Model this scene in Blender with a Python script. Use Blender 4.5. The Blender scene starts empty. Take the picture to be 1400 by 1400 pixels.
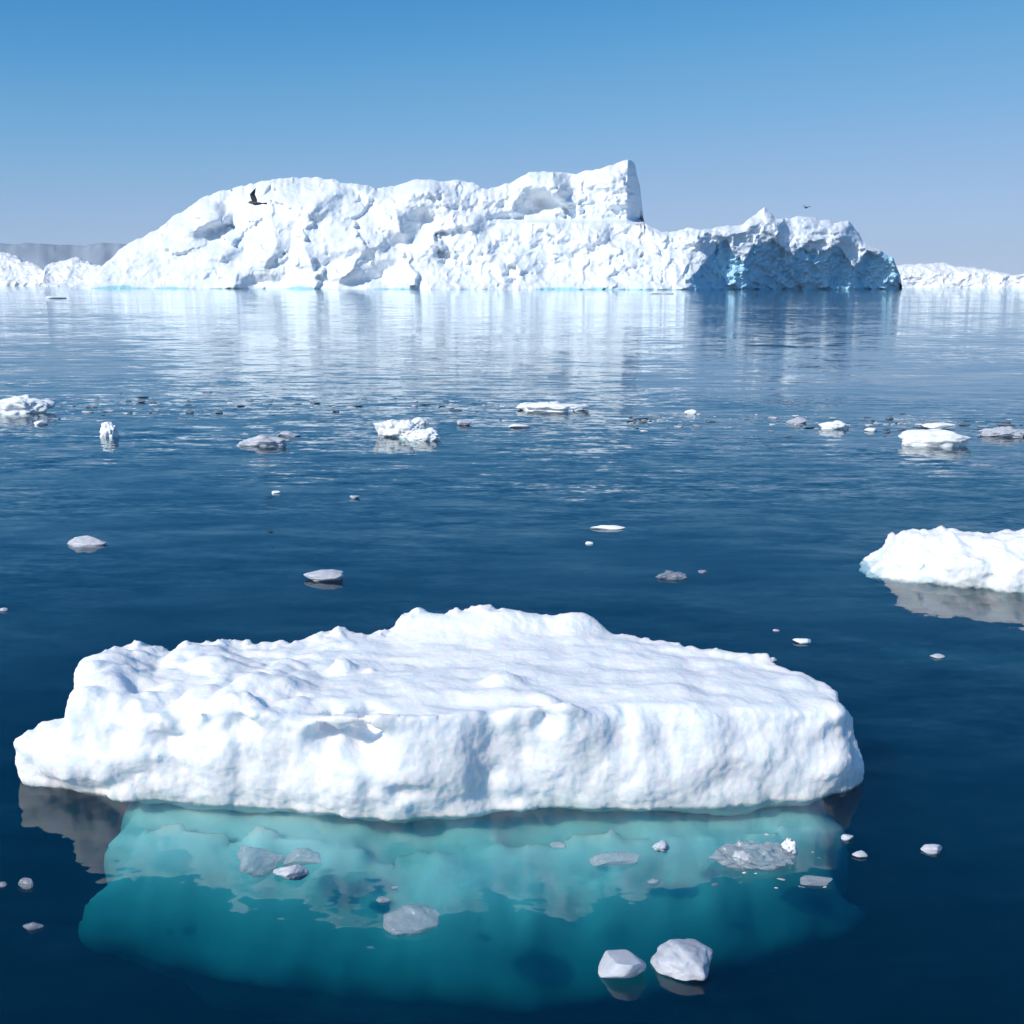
import bpy, bmesh, math, random
import numpy as np
from mathutils import Vector, Matrix

sc = bpy.context.scene
COL = sc.collection
R = math.radians
rng = np.random.default_rng(7)
random.seed(7)

# ------------------------------------------------------------------ camera
F = 1500.0                       # focal length in photo pixels (photo 1400 x 1400)
CAM = np.array([0.0, 0.0, 4.0])
HOR = 388.0
PITCH = math.atan((700 - HOR) / F)
ROLL = R(0.13)
fwd = np.array([0, math.cos(PITCH), -math.sin(PITCH)])
rt0 = np.array([1.0, 0, 0])
up0 = np.cross(rt0, fwd)
rt = rt0 * math.cos(ROLL) + up0 * math.sin(ROLL)
up = up0 * math.cos(ROLL) - rt0 * math.sin(ROLL)

def ray(px, py):
    px = np.asarray(px, float); py = np.asarray(py, float)
    return fwd + ((px - 700) / F)[..., None] * rt - ((py - 700) / F)[..., None] * up

def at_z(px, py, z=0.0):
    d = ray(px, py)
    t = (np.asarray(z, float) - CAM[2]) / d[..., 2]
    return CAM + d * t[..., None]

def at_y(px, py, y):
    d = ray(px, py)
    t = np.asarray(y, float) / d[..., 1]
    return CAM + d * t[..., None]

cd = bpy.data.cameras.new('camera')
cam = bpy.data.objects.new('camera', cd)
COL.objects.link(cam)
cd.sensor_width = 36; cd.lens = 36 * F / 1400
cd.clip_start = 0.1; cd.clip_end = 80000
M = Matrix((tuple(rt), tuple(up), tuple(-fwd))).transposed().to_4x4()
M.translation = Vector(CAM)
cam.matrix_world = M
sc.camera = cam

# ------------------------------------------------------------------ noise
_prm = rng.permutation(256); _prm = np.concatenate([_prm] * 3)
_g = rng.normal(size=(256, 3)); _g /= np.linalg.norm(_g, axis=1)[:, None]
_g = _g.astype(np.float32)

def gn(P, f=1.0, seed=0):
    """gradient noise, about -0.7 .. 0.7"""
    P = np.asarray(P, np.float32) * np.asarray(f, np.float32) + np.float32(seed * 17.31 + 3.7)
    i = np.floor(P).astype(np.int64); r = P - i
    i &= 255
    u = r * r * r * (r * (r * 6 - 15) + 10)
    out = 0
    for a in (0, 1):
        wx = u[:, 0] if a else 1 - u[:, 0]
        for b in (0, 1):
            wy = u[:, 1] if b else 1 - u[:, 1]
            for c in (0, 1):
                wz = u[:, 2] if c else 1 - u[:, 2]
                h = _prm[_prm[_prm[i[:, 0] + a] + ((i[:, 1] + b) & 255)] + ((i[:, 2] + c) & 255)]
                g = _g[h]
                d = g[:, 0] * (r[:, 0] - a) + g[:, 1] * (r[:, 1] - b) + g[:, 2] * (r[:, 2] - c)
                out = out + wx * wy * wz * d
    return out * 1.5

def fbm(P, f, octv=4, seed=0, gain=.5, lac=2.03):
    s = 0; a = 1.0
    for k in range(octv):
        s = s + a * gn(P, np.asarray(f) * lac ** k, seed + k); a *= gain
    return s

def billow(P, f, octv=3, seed=0, gain=.5):
    """rounded lumps with creases between them, about -0.5 .. 0.5"""
    s = 0; a = 1.0
    for k in range(octv):
        s = s + a * (np.abs(gn(P, np.asarray(f) * 2.03 ** k, seed + k)) * 2 - .5); a *= gain
    return s

def sstep(a, b, x):
    t = np.clip((x - a) / (b - a), 0, 1)
    return t * t * (3 - 2 * t)

def smax(a, b, k):
    h = np.clip(.5 + .5 * (a - b) / k, 0, 1)
    return b * (1 - h) + a * h + k * h * (1 - h)

def smin(a, b, k):
    return -smax(-a, -b, k)

def gblur(A, s, axis):
    n = int(s * 3) + 1
    k = np.exp(-.5 * (np.arange(-n, n + 1) / s) ** 2); k /= k.sum()
    pad = [(0, 0)] * A.ndim; pad[axis] = (n, n)
    B = np.pad(A, pad, mode='edge')
    return np.apply_along_axis(lambda v: np.convolve(v, k, 'valid'), axis, B)

def inpoly(X, Y, poly):
    c = np.zeros(X.shape, bool); n = len(poly)
    for k in range(n):
        x1, y1 = poly[k]; x2, y2 = poly[(k + 1) % n]
        if y1 == y2: continue
        c ^= ((y1 > Y) != (y2 > Y)) & (X < (x2 - x1) * (Y - y1) / (y2 - y1) + x1)
    return c

def sdpoly(X, Y, poly):
    d = np.full(X.shape, 1e9); n = len(poly)
    for k in range(n):
        a = np.array(poly[k]); b = np.array(poly[(k + 1) % n]); e = b - a
        wx = X - a[0]; wy = Y - a[1]
        t = np.clip((wx * e[0] + wy * e[1]) / (e @ e + 1e-12), 0, 1)
        d = np.minimum(d, (wx - t * e[0]) ** 2 + (wy - t * e[1]) ** 2)
    d = np.sqrt(d)
    return np.where(inpoly(X, Y, poly), -d, d)

# ------------------------------------------------------------------ mesh helpers
def mesh_obj(name, verts, faces, mat, parent=None, smooth=True, origin=None):
    me = bpy.data.meshes.new(name)
    verts = np.asarray(verts, np.float32)
    if origin is not None: verts = verts - np.asarray(origin, np.float32)
    faces = np.asarray(faces, np.int32)
    nf, k = faces.shape
    me.vertices.add(len(verts)); me.vertices.foreach_set('co', verts.ravel())
    me.loops.add(nf * k); me.loops.foreach_set('vertex_index', faces.ravel())
    me.polygons.add(nf)
    me.polygons.foreach_set('loop_start', np.arange(0, nf * k, k, dtype=np.int32))
    me.polygons.foreach_set('use_smooth', np.full(nf, smooth, bool))
    me.update(calc_edges=True); me.validate()
    if mat: me.materials.append(mat)
    o = bpy.data.objects.new(name, me); COL.objects.link(o)
    if origin is not None and parent is None: o.location = origin
    if parent is not None: o.parent = parent
    return o

def empty(name, loc):
    o = bpy.data.objects.new(name, None); COL.objects.link(o); o.location = loc
    o.empty_display_size = .2
    return o

def tag(o, label=None, cat=None, group=None, kind=None):
    if label: o['label'] = label
    if cat: o['category'] = cat
    if group: o['group'] = group
    if kind: o['kind'] = kind
    return o

def vnormals(V, Q):
    a = V[Q[:, 2]] - V[Q[:, 0]]; b = V[Q[:, -1]] - V[Q[:, 1]]
    n = np.cross(a, b); N = np.zeros_like(V)
    for k in range(Q.shape[1]):
        np.add.at(N, Q[:, k], n)
    return N / (np.linalg.norm(N, axis=1)[:, None] + 1e-12)

def surface_nets(Fd, org, h):
    h = np.broadcast_to(np.asarray(h, float), 3)
    S = Fd < 0
    n = np.array(Fd.shape)
    cnt = np.zeros(n - 1, np.int8)
    for a in (0, 1):
        for b in (0, 1):
            for c in (0, 1):
                cnt += S[a:n[0] - 1 + a, b:n[1] - 1 + b, c:n[2] - 1 + c]
    act = (cnt > 0) & (cnt < 8)
    idx = np.argwhere(act)
    ids = np.full(n - 1, -1, np.int32); ids[act] = np.arange(len(idx))
    acc = np.zeros((len(idx), 3)); w = np.zeros(len(idx))
    cor = [(a, b, c) for a in (0, 1) for b in (0, 1) for c in (0, 1)]
    val = {q: Fd[idx[:, 0] + q[0], idx[:, 1] + q[1], idx[:, 2] + q[2]] for q in cor}
    for q in cor:
        for ax in range(3):
            if q[ax]: continue
            q2 = list(q); q2[ax] = 1; q2 = tuple(q2)
            v0, v1 = val[q], val[q2]
            m = (v0 < 0) != (v1 < 0)
            t = np.where(m, v0 / np.where(m, v0 - v1, 1), 0)
            p = np.tile(np.array(q, float), (len(idx), 1)); p[:, ax] = t
            acc += p * m[:, None]; w += m
    V = (idx + acc / w[:, None]) * h + np.asarray(org)
    quads = []
    for ax in range(3):
        s0 = [slice(1, -1)] * 3; s1 = list(s0)
        s0[ax] = slice(0, -1); s1[ax] = slice(1, None)
        A, B = S[tuple(s0)], S[tuple(s1)]
        e = np.argwhere(A != B)
        off = np.ones(3, int); off[ax] = 0
        e = e + off
        u, v = (ax + 1) % 3, (ax + 2) % 3
        def cell(du, dv):
            c = e.copy(); c[:, u] -= du; c[:, v] -= dv
            return ids[c[:, 0], c[:, 1], c[:, 2]]
        q = np.stack([cell(1, 1), cell(0, 1), cell(0, 0), cell(1, 0)], 1)
        flip = ~S[e[:, 0], e[:, 1], e[:, 2]]
        q[flip] = q[flip][:, ::-1]
        quads.append(q)
    Q = np.concatenate(quads); Q = Q[(Q >= 0).all(1)]
    return V, Q

def subdivide(V, Q):
    """one plain 4-split of a quad mesh with light smoothing"""
    nV = len(V)
    E = np.concatenate([Q[:, [k, (k + 1) % 4]] for k in range(4)])
    Es = np.sort(E, 1)
    uq, inv = np.unique(Es[:, 0].astype(np.int64) * nV + Es[:, 1], return_inverse=True)
    ea, eb = uq // nV, uq % nV
    em = (V[ea] + V[eb]) / 2
    fc = V[Q].mean(1)
    nq = len(Q)
    e = [inv[k * nq:(k + 1) * nq] + nV for k in range(4)]
    f = np.arange(nq) + nV + len(uq)
    out = [np.stack([Q[:, k], e[k], f, e[k - 1]], 1) for k in range(4)]
    return np.concatenate([V, em, fc]), np.concatenate(out)

# ------------------------------------------------------------------ materials
def nt(mat):
    mat.use_nodes = True
    t = mat.node_tree; t.nodes.clear()
    return t, t.nodes.new, t.links.new

def mathn(N, L, op, a, b=None, c=None, clamp=False):
    n = N('ShaderNodeMath'); n.operation = op; n.use_clamp = clamp
    for k, v in enumerate((a, b, c)):
        if v is None: continue
        if isinstance(v, (int, float)): n.inputs[k].default_value = v
        else: L(v, n.inputs[k])
    return n.outputs[0]

def ice_mat(name, base=(.86, .87, .885), tint=(.70, .78, .85), nf=1.5, tint_amt=.5, bump=.3, bf=30, bd=.02,
            sss=.0, rad=.06, rough=.65, spec=.3, band=None):
    """snowy ice; band = (colour, height, noise frequency): wave-washed blue ice near the water"""
    m = bpy.data.materials.new(name); t, N, L = nt(m)
    out = N('ShaderNodeOutputMaterial'); b = N('ShaderNodeBsdfPrincipled')
    tc = N('ShaderNodeNewGeometry')
    n1 = N('ShaderNodeTexNoise'); n1.inputs['Scale'].default_value = nf; n1.inputs['Detail'].default_value = 6
    n1.inputs['Roughness'].default_value = .6
    L(tc.outputs['Position'], n1.inputs['Vector'])
    r1 = N('ShaderNodeMapRange'); r1.inputs['From Min'].default_value = .48; r1.inputs['From Max'].default_value = .75
    r1.inputs['To Max'].default_value = tint_amt
    L(n1.outputs['Fac'], r1.inputs['Value'])
    mx = N('ShaderNodeMix'); mx.data_type = 'RGBA'
    mx.inputs['A'].default_value = (*base, 1); mx.inputs['B'].default_value = (*tint, 1)
    L(r1.outputs[0], mx.inputs['Factor'])
    colr = mx.outputs['Result']
    if band:
        bc, bh, bfq = band
        sp = N('ShaderNodeSeparateXYZ'); L(tc.outputs['Position'], sp.inputs[0])
        n2 = N('ShaderNodeTexNoise'); n2.inputs['Scale'].default_value = bfq; n2.inputs['Detail'].default_value = 4
        L(tc.outputs['Position'], n2.inputs['Vector'])
        hh = mathn(N, L, 'MULTIPLY_ADD', n2.outputs['Fac'], bh * 4.4, -bh * 1.75)
        dd = mathn(N, L, 'SUBTRACT', hh, sp.outputs['Z'])
        fac = mathn(N, L, 'DIVIDE', dd, bh * .5, clamp=True)
        m2 = N('ShaderNodeMix'); m2.data_type = 'RGBA'
        L(fac, m2.inputs['Factor']); L(colr, m2.inputs['A']); m2.inputs['B'].default_value = (*bc, 1)
        colr = m2.outputs['Result']
    L(colr, b.inputs['Base Color'])
    b.inputs['Roughness'].default_value = rough
    b.inputs['Specular IOR Level'].default_value = spec
    if sss:
        b.inputs['Subsurface Weight'].default_value = sss
        b.inputs['Subsurface Radius'].default_value = (.35, .7, 1.0)
        b.inputs['Subsurface Scale'].default_value = rad
    if bump:
        nb = N('ShaderNodeTexNoise'); nb.inputs['Scale'].default_value = bf; nb.inputs['Detail'].default_value = 7
        nb.inputs['Roughness'].default_value = .62
        L(tc.outputs['Position'], nb.inputs['Vector'])
        bp = N('ShaderNodeBump'); bp.inputs['Strength'].default_value = bump; bp.inputs['Distance'].default_value = bd
        L(nb.outputs['Fac'], bp.inputs['Height']); L(bp.outputs[0], b.inputs['Normal'])
    L(b.outputs[0], out.inputs['Surface'])
    return m

def plain_mat(name, col, rough=.7, nf=None, col2=None):
    m = bpy.data.materials.new(name); t, N, L = nt(m)
    out = N('ShaderNodeOutputMaterial'); b = N('ShaderNodeBsdfPrincipled')
    b.inputs['Roughness'].default_value = rough
    if nf:
        tc = N('ShaderNodeTexCoord'); n1 = N('ShaderNodeTexNoise'); n1.inputs['Scale'].default_value = nf
        n1.inputs['Detail'].default_value = 5
        L(tc.outputs['Object'], n1.inputs['Vector'])
        mx = N('ShaderNodeMix'); mx.data_type = 'RGBA'
        mx.inputs['A'].default_value = (*col, 1); mx.inputs['B'].default_value = (*col2, 1)
        L(n1.outputs['Fac'], mx.inputs['Factor']); L(mx.outputs['Result'], b.inputs['Base Color'])
    else: b.inputs['Base Color'].default_value = (*col, 1)
    L(b.outputs[0], out.inputs['Surface'])
    return m

def clear_ice_mat(name):
    """wet, half-clear grey ice"""
    m = bpy.data.materials.new(name); t, N, L = nt(m)
    out = N('ShaderNodeOutputMaterial'); b = N('ShaderNodeBsdfPrincipled'); tr = N('ShaderNodeBsdfTransparent')
    tr.inputs['Color'].default_value = (.86, .9, .92, 1)
    tc = N('ShaderNodeTexCoord'); n1 = N('ShaderNodeTexNoise'); n1.inputs['Scale'].default_value = 9
    n1.inputs['Detail'].default_value = 6
    L(tc.outputs['Object'], n1.inputs['Vector'])
    mx = N('ShaderNodeMix'); mx.data_type = 'RGBA'
    mx.inputs['A'].default_value = (.34, .37, .42, 1); mx.inputs['B'].default_value = (.72, .72, .77, 1)
    L(n1.outputs['Fac'], mx.inputs['Factor']); L(mx.outputs['Result'], b.inputs['Base Color'])
    b.inputs['Roughness'].default_value = .28
    bp = N('ShaderNodeBump'); bp.inputs['Strength'].default_value = .5; bp.inputs['Distance'].default_value = .02
    L(n1.outputs['Fac'], bp.inputs['Height']); L(bp.outputs[0], b.inputs['Normal'])
    ms = N('ShaderNodeMixShader'); ms.inputs[0].default_value = .66
    L(b.outputs[0], ms.inputs[1]); L(tr.outputs[0], ms.inputs[2]); L(ms.outputs[0], out.inputs['Surface'])
    return m

def water_mat():
    m = bpy.data.materials.new('sea_water'); t, N, L = nt(m)
    out = N('ShaderNodeOutputMaterial')
    geo = N('ShaderNodeNewGeometry')
    def vm(op, a, b):
        n = N('ShaderNodeVectorMath'); n.operation = op
        for k, v in enumerate((a, b)):
            if isinstance(v, (tuple, list)): n.inputs[k].default_value = v
            elif isinstance(v, (int, float)): n.inputs['Scale'].default_value = v
            else: L(v, n.inputs[k if op != 'SCALE' or k == 0 else 'Scale'])
        return n.outputs['Value'] if op == 'DOT_PRODUCT' else n.outputs[0]
    def wave(sx, sy, rot, amp, detail=2, dist=0.0, off=0):
        mp = N('ShaderNodeMapping'); mp.vector_type = 'POINT'
        mp.inputs['Rotation'].default_value = (0, 0, R(rot)); mp.inputs['Scale'].default_value = (sx, sy, 0)
        mp.inputs['Location'].default_value = (off, off * .7, off * 1.3)
        L(geo.outputs['Position'], mp.inputs['Vector'])
        nz = N('ShaderNodeTexNoise'); nz.inputs['Scale'].default_value = 1; nz.inputs['Detail'].default_value = detail
        nz.inputs['Distortion'].default_value = dist
        L(mp.outputs[0], nz.inputs['Vector'])
        c = vm('SUBTRACT', nz.outputs['Color'], (.5, .5, .5))
        return vm('MULTIPLY', c, (amp * .7, amp, 0))
    def mask(sx, sy, lo, hi, a, b, off):
        mp = N('ShaderNodeMapping'); mp.inputs['Scale'].default_value = (sx, sy, 0)
        mp.inputs['Location'].default_value = (off, off, off)
        L(geo.outputs['Position'], mp.inputs['Vector'])
        nz = N('ShaderNodeTexNoise'); nz.inputs['Scale'].default_value = 1; nz.inputs['Detail'].default_value = 3
        L(mp.outputs[0], nz.inputs['Vector'])
        r = N('ShaderNodeMapRange'); r.inputs['From Min'].default_value = lo; r.inputs['From Max'].default_value = hi
        r.inputs['To Min'].default_value = a; r.inputs['To Max'].default_value = b
        L(nz.outputs['Fac'], r.inputs['Value'])
        return r.outputs[0]
    swell = wave(.05, .16, 4, W['swell'], 2, .3, 3)
    chop = wave(.35, 1.0, -7, W['chop'], 2, .4, 9)
    rip = wave(1.2, 3.4, 8, W['rip'], 2, .5, 21)
    fine = wave(6, 12, -18, W['fine'], 2, .3, 33)
    s = vm('ADD', swell, chop)
    fr = vm('ADD', rip, fine)
    mk = mask(.012, .045, .4, .62, .35, 1.35, 5)
    mk2 = mask(.18, .3, .38, .64, .45, 1.3, 11)
    sy_ = N('ShaderNodeSeparateXYZ'); L(geo.outputs['Position'], sy_.inputs[0])
    ry = N('ShaderNodeMapRange'); ry.interpolation_type = 'SMOOTHSTEP'      # a light breeze inside the brash line, calm beyond
    ry.inputs['From Min'].default_value = 14; ry.inputs['From Max'].default_value = 48
    ry.inputs['To Min'].default_value = 1.6; ry.inputs['To Max'].default_value = .8
    L(sy_.outputs['Y'], ry.inputs['Value'])
    fr = vm('SCALE', vm('SCALE', vm('SCALE', fr, mk), mk2), ry.outputs[0])
    s = vm('ADD', s, fr)
    nrm = vm('ADD', s, (0, 0, 1))
    n_ = N('ShaderNodeVectorMath'); n_.operation = 'NORMALIZE'; L(nrm, n_.inputs[0]); nrm = n_.outputs[0]
    # the same reflectance from above and below (Schlick), so daylight enters the water
    ca = mathn(N, L, 'ABSOLUTE', vm('DOT_PRODUCT', nrm, geo.outputs['Incoming']))
    om = mathn(N, L, 'SUBTRACT', 1.0, ca, clamp=True)
    p5 = mathn(N, L, 'POWER', om, 5.5)
    fr_ = mathn(N, L, 'MULTIPLY_ADD', p5, .935, .065)
    gl = N('ShaderNodeBsdfGlossy'); gl.inputs['Roughness'].default_value = .03
    gl.inputs['Color'].default_value = (.92, .985, 1, 1); L(nrm, gl.inputs['Normal'])
    tr = N('ShaderNodeBsdfTransparent')
    ms = N('ShaderNodeMixShader'); L(fr_, ms.inputs[0]); L(tr.outputs[0], ms.inputs[1]); L(gl.outputs[0], ms.inputs[2])
    L(ms.outputs[0], out.inputs['Surface'])
    va = N('ShaderNodeVolumeAbsorption'); vs = N('ShaderNodeVolumeScatter')
    A, S_ = W['abs'], W['sca']
    da = max(A) * 1.0001; ds = max(S_) * 1.0001
    va.inputs['Density'].default_value = da; va.inputs['Color'].default_value = (*[1 - a / da for a in A], 1)
    vs.inputs['Density'].default_value = ds; vs.inputs['Color'].default_value = (*[a / ds for a in S_], 1)
    ad = N('ShaderNodeAddShader'); L(va.outputs[0], ad.inputs[0]); L(vs.outputs[0], ad.inputs[1])
    L(ad.outputs[0], out.inputs['Volume'])
    return m

W = dict(swell=.05, chop=.10, rip=.17, fine=.12, abs=(1.9, .71, .61), sca=(.001, .044, .092))

# ------------------------------------------------------------------ light and sky
SUN_AZ = math.atan2(-.73, -.68)      # x, y of the direction to the sun: behind the camera, left
SUN_EL = R(37)
sdir = Vector((math.sin(SUN_AZ) * math.cos(SUN_EL), math.cos(SUN_AZ) * math.cos(SUN_EL), math.sin(SUN_EL)))
ld = bpy.data.lights.new('sun', 'SUN'); ld.energy = 4.0; ld.angle = R(.5); ld.color = (1, .96, .89)
sun = bpy.data.objects.new('sun', ld); COL.objects.link(sun)
sun.rotation_euler = sdir.to_track_quat('Z', 'Y').to_euler()
w = bpy.data.worlds.new('World'); sc.world = w; w.use_nodes = True
wt = w.node_tree; wt.nodes.clear()
sky = wt.nodes.new('ShaderNodeTexSky'); sky.sky_type = 'NISHITA'; sky.sun_disc = False
sky.sun_elevation = SUN_EL; sky.sun_rotation = SUN_AZ % (2 * math.pi)
sky.altitude = 0; sky.air_density = .7; sky.dust_density = 0; sky.ozone_density = 6.0
bg = wt.nodes.new('ShaderNodeBackground'); bg.inputs[1].default_value = .10
wo = wt.nodes.new('ShaderNodeOutputWorld')
# colour response of the camera to this clear polar sky
sm = wt.nodes.new('ShaderNodeVectorMath'); sm.operation = 'SCALE'; sm.inputs['Scale'].default_value = .1
cv = wt.nodes.new('ShaderNodeRGBCurve')
CURV = [[(0, 0), (.06, .008), (.11, .050), (.17, .145), (.31, .31), (.6, .46), (1, .53)],
        [(0, 0), (.22, .27), (.33, .395), (.51, .49), (.85, .60), (1, .63)],
        [(0, 0), (.45, .60), (.6, .69), (.75, .75), (1, .82)]]
for c_, pts_ in zip(cv.mapping.curves, CURV):
    c_.points[0].location = pts_[0]; c_.points[1].location = pts_[-1]
    for p_ in pts_[1:-1]: c_.points.new(*p_)
cv.mapping.update()
sm2 = wt.nodes.new('ShaderNodeVectorMath'); sm2.operation = 'SCALE'; sm2.inputs['Scale'].default_value = 10
wt.links.new(sky.outputs[0], sm.inputs[0]); wt.links.new(sm.outputs[0], cv.inputs['Color']); wt.links.new(cv.outputs[0], sm2.inputs[0])
wt.links.new(sm2.outputs[0], bg.inputs[0]); wt.links.new(bg.outputs[0], wo.inputs[0])

sc.view_settings.view_transform = 'Standard'; sc.view_settings.look = 'None'
sc.view_settings.exposure = 0; sc.view_settings.gamma = 1
sc.render.engine = 'CYCLES'
cy = sc.cycles
cy.max_bounces = 8; cy.diffuse_bounces = 3; cy.glossy_bounces = 3; cy.transmission_bounces = 4
cy.transparent_max_bounces = 12; cy.volume_bounces = 1
cy.use_denoising = True
try: cy.denoiser = 'OPENIMAGEDENOISE'
except Exception: pass
cy.sample_clamp_indirect = 6

# ------------------------------------------------------------------ sea
HX, Y0, Y1, DEEP = 22000.0, -120.0, 26000.0, -80.0
def box_verts(x0, x1, y0, y1, z0, z1):
    V = [(x, y, z) for x in (x0, x1) for y in (y0, y1) for z in (z0, z1)]
    Q = [(0, 1, 3, 2), (4, 6, 7, 5), (0, 4, 5, 1), (2, 3, 7, 6), (0, 2, 6, 4), (1, 5, 7, 3)]
    return V, Q
V, Q = box_verts(-HX, HX, Y0, Y1, DEEP, 0)
tag(mesh_obj('water', V, Q, water_mat(), smooth=False), kind='structure')

# ------------------------------------------------------------------ ice materials
M_floe = ice_mat('floe_snow', nf=1.6, tint=(.72, .80, .85), tint_amt=.4, bump=.3, bf=34, bd=.02, sss=.85, rad=.15, band=((.62, .70, .72), .13, 3.0))
M_under = ice_mat('submerged_ice', base=(.66, .76, .78), tint=(.48, .64, .68), nf=1.3, tint_amt=.6, bump=.2, bf=6, bd=.04, sss=1.0, rad=.38)
M_berg = ice_mat('berg_snow', base=(.83, .865, .90), tint=(.64, .77, .88), nf=.035, tint_amt=.45, bump=.3, bf=.3, bd=.8,
                 band=((.36, .66, .70), 2.6, .03))
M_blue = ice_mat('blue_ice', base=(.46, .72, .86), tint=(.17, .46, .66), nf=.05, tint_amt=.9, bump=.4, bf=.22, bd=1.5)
M_far = ice_mat('far_snow', base=(.86, .87, .89), tint=(.72, .79, .86), nf=.02, tint_amt=.4, bump=.25, bf=.2, bd=1.2)
M_white = ice_mat('chunk_snow', nf=6, tint_amt=.4, bump=.35, bf=40, bd=.02, sss=.3, rad=.03)
M_pink = ice_mat('wet_white_ice', base=(.53, .535, .58), tint=(.36, .41, .47), nf=9, tint_amt=.9, bump=.4, bf=22, bd=.015, rough=.38, sss=.8, rad=.05)
M_clear = clear_ice_mat('clear_grey_ice')

# ------------------------------------------------------------------ icebergs (traced relief with its own depth)
def rowinterp(pts, xs):
    p = np.array(pts, float)
    return np.interp(xs, p[:, 0], p[:, 1])

def berg_grid(ridge, Ymap, px0, px1, py0, dpx, nrow, back, jag, seed, py_low):
    """front relief from the water to the ridge, then over the top and down the far side"""
    xs = np.arange(px0, px1 + dpx, dpx)
    rp = rowinterp(ridge, xs)
    P0 = np.stack([xs * .55, np.zeros_like(xs), np.zeros_like(xs)], 1)
    rp = rp + jag * (fbm(P0, .07, 3, seed, .5)) * np.clip((py_low - rp) / 25, 0, 1)
    n = len(xs)
    v = np.linspace(0, 1, nrow) ** .92
    PY = py_low + (rp - py_low)[None, :] * v[:, None]
    PX = np.broadcast_to(xs, PY.shape)
    Y = Ymap(PX, PY)
    hfrac = (PY - py_low) / (rp - py_low)[None, :]
    Y = Y + 14 * np.clip((hfrac - .86) / .14, 0, 1) ** 2
    front = at_y(PX, PY, Y)
    sk = front[0].copy(); sk[:, 2] = -8; sk[:, 1] += 2
    rows = [sk] + list(front)
    top = front[-1]
    dist = np.linalg.norm(top[:, :2], axis=1)
    nb = 14
    for k in range(1, nb + 1):
        f = k / nb
        q = top.copy()
        q[:, 1] += back * f * (1 + .15 * np.sin(xs * .03))
        q[:, 0] += (top[:, 0] / top[:, 1]) * back * f
        q[:, 2] = top[:, 2] * (1 - .25 * f - .75 * f ** 4) - (8 * f ** 6)
        rows.append(q)
    Vg = np.array(rows); nr = Vg.shape[0]
    V = Vg.reshape(-1, 3)
    I = np.arange(nr * n).reshape(nr, n)
    Q = np.stack([I[:-1, :-1], I[:-1, 1:], I[1:, 1:], I[1:, :-1]], -1).reshape(-1, 4)
    return V, Q, n, nr, np.broadcast_to(xs, (nr, n)).ravel()

def split_parts(root, V, Q, groups, origin):
    """groups: list of (name, face mask, material, label); each part its own mesh"""
    for name, fm, mat, lab in groups:
        q = Q[fm]
        if not len(q): continue
        u, inv = np.unique(q.ravel(), return_inverse=True)
        o = mesh_obj(name, V[u], inv.reshape(-1, 4), mat, parent=root, origin=origin)
        if lab: o['label'] = lab

# --- the big iceberg
ridge = [(96, 393), (118, 380), (128, 368), (150, 354), (176, 333), (210, 317), (240, 296), (270, 273), (300, 261), (330, 251), (366, 247),
         (400, 240), (440, 243), (470, 249), (500, 255), (522, 259), (545, 252), (580, 247), (620, 245), (652, 250), (668, 258),
         (682, 255), (712, 240), (740, 236), (780, 237), (812, 231), (842, 224), (862, 217), (868, 222), (875, 252), (881, 304),
         (889, 311), (915, 320), (940, 311), (960, 315), (985, 309), (1012, 307), (1030, 297), (1045, 284), (1060, 299), (1090, 297),
         (1112, 299), (1140, 305), (1160, 302), (1173, 317), (1180, 331), (1202, 340), (1220, 349), (1228, 370), (1229, 386)]
GX0, GX1, GY0, GY1 = 80, 1245, 205, 405
gx = np.arange(GX0, GX1 + 1); gy = np.arange(GY0, GY1 + 1)
GXm, GYm = np.meshgrid(gx, gy)
shade = [  # (polygon in the photo's pixels, how far the facet turns away to the right)
    ([(420, 300), (435, 275), (480, 255), (505, 290), (525, 320), (545, 335), (525, 345), (470, 355), (430, 370), (415, 340)], .75),
    ([(540, 285), (580, 290), (575, 320), (555, 330), (547, 315)], 1.3),
    ([(545, 275), (600, 250), (655, 265), (655, 285), (630, 295), (575, 290)], .8),
    ([(465, 388), (492, 352), (520, 365), (525, 380), (485, 384)], 1.3),
    ([(255, 315), (280, 307), (305, 295), (320, 305), (295, 322), (270, 327)], 1.1),
    ([(360, 370), (395, 350), (405, 300), (370, 295), (380, 335)], .9),
    ([(288, 272), (320, 295), (310, 312), (300, 295)], .9),
    ([(754, 240), (773, 237), (786, 264), (768, 275)], 1.2),
    ([(704, 275), (720, 262), (741, 280), (730, 302), (698, 291)], 1.1),
    ([(300, 352), (318, 340), (335, 338), (330, 352), (310, 358)], 1.0),
    ([(318, 395), (325, 380), (342, 380), (350, 395)], 1.3),
    ([(640, 312), (650, 300), (668, 303), (665, 315)], 1.1),
    ([(665, 345), (670, 331), (684, 334), (676, 346)], 1.6),
    ([(815, 320), (835, 312), (850, 325), (830, 335)], .7),
    ([(1060, 310), (1078, 300), (1085, 318), (1066, 330)], 1.0),
    ([(1150, 318), (1163, 305), (1178, 330), (1166, 334)], 1.2),
    ([(740, 300), (760, 290), (785, 310), (765, 312)], .7),
]
T = np.full(GXm.shape, -.10)
for poly, s in shade:
    mk = inpoly(GXm, GYm, poly).astype(float)
    T += gblur(gblur(mk, 1.0, 1), 1.0, 0) * s
Pn = np.stack([GXm.ravel(), GYm.ravel() * 1.3, np.zeros(GXm.size)], 1)
rel = np.cumsum(T, 1)
rel = rel - gblur(rel, 38, 1)
rel = gblur(rel, 4.5, 0)
rid = (1 - np.abs(fbm(Pn, .03, 3, 11, .55)) * 2.2).reshape(GXm.shape)
lumps = billow(Pn, .05, 4, 23, .55).reshape(GXm.shape)
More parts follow.
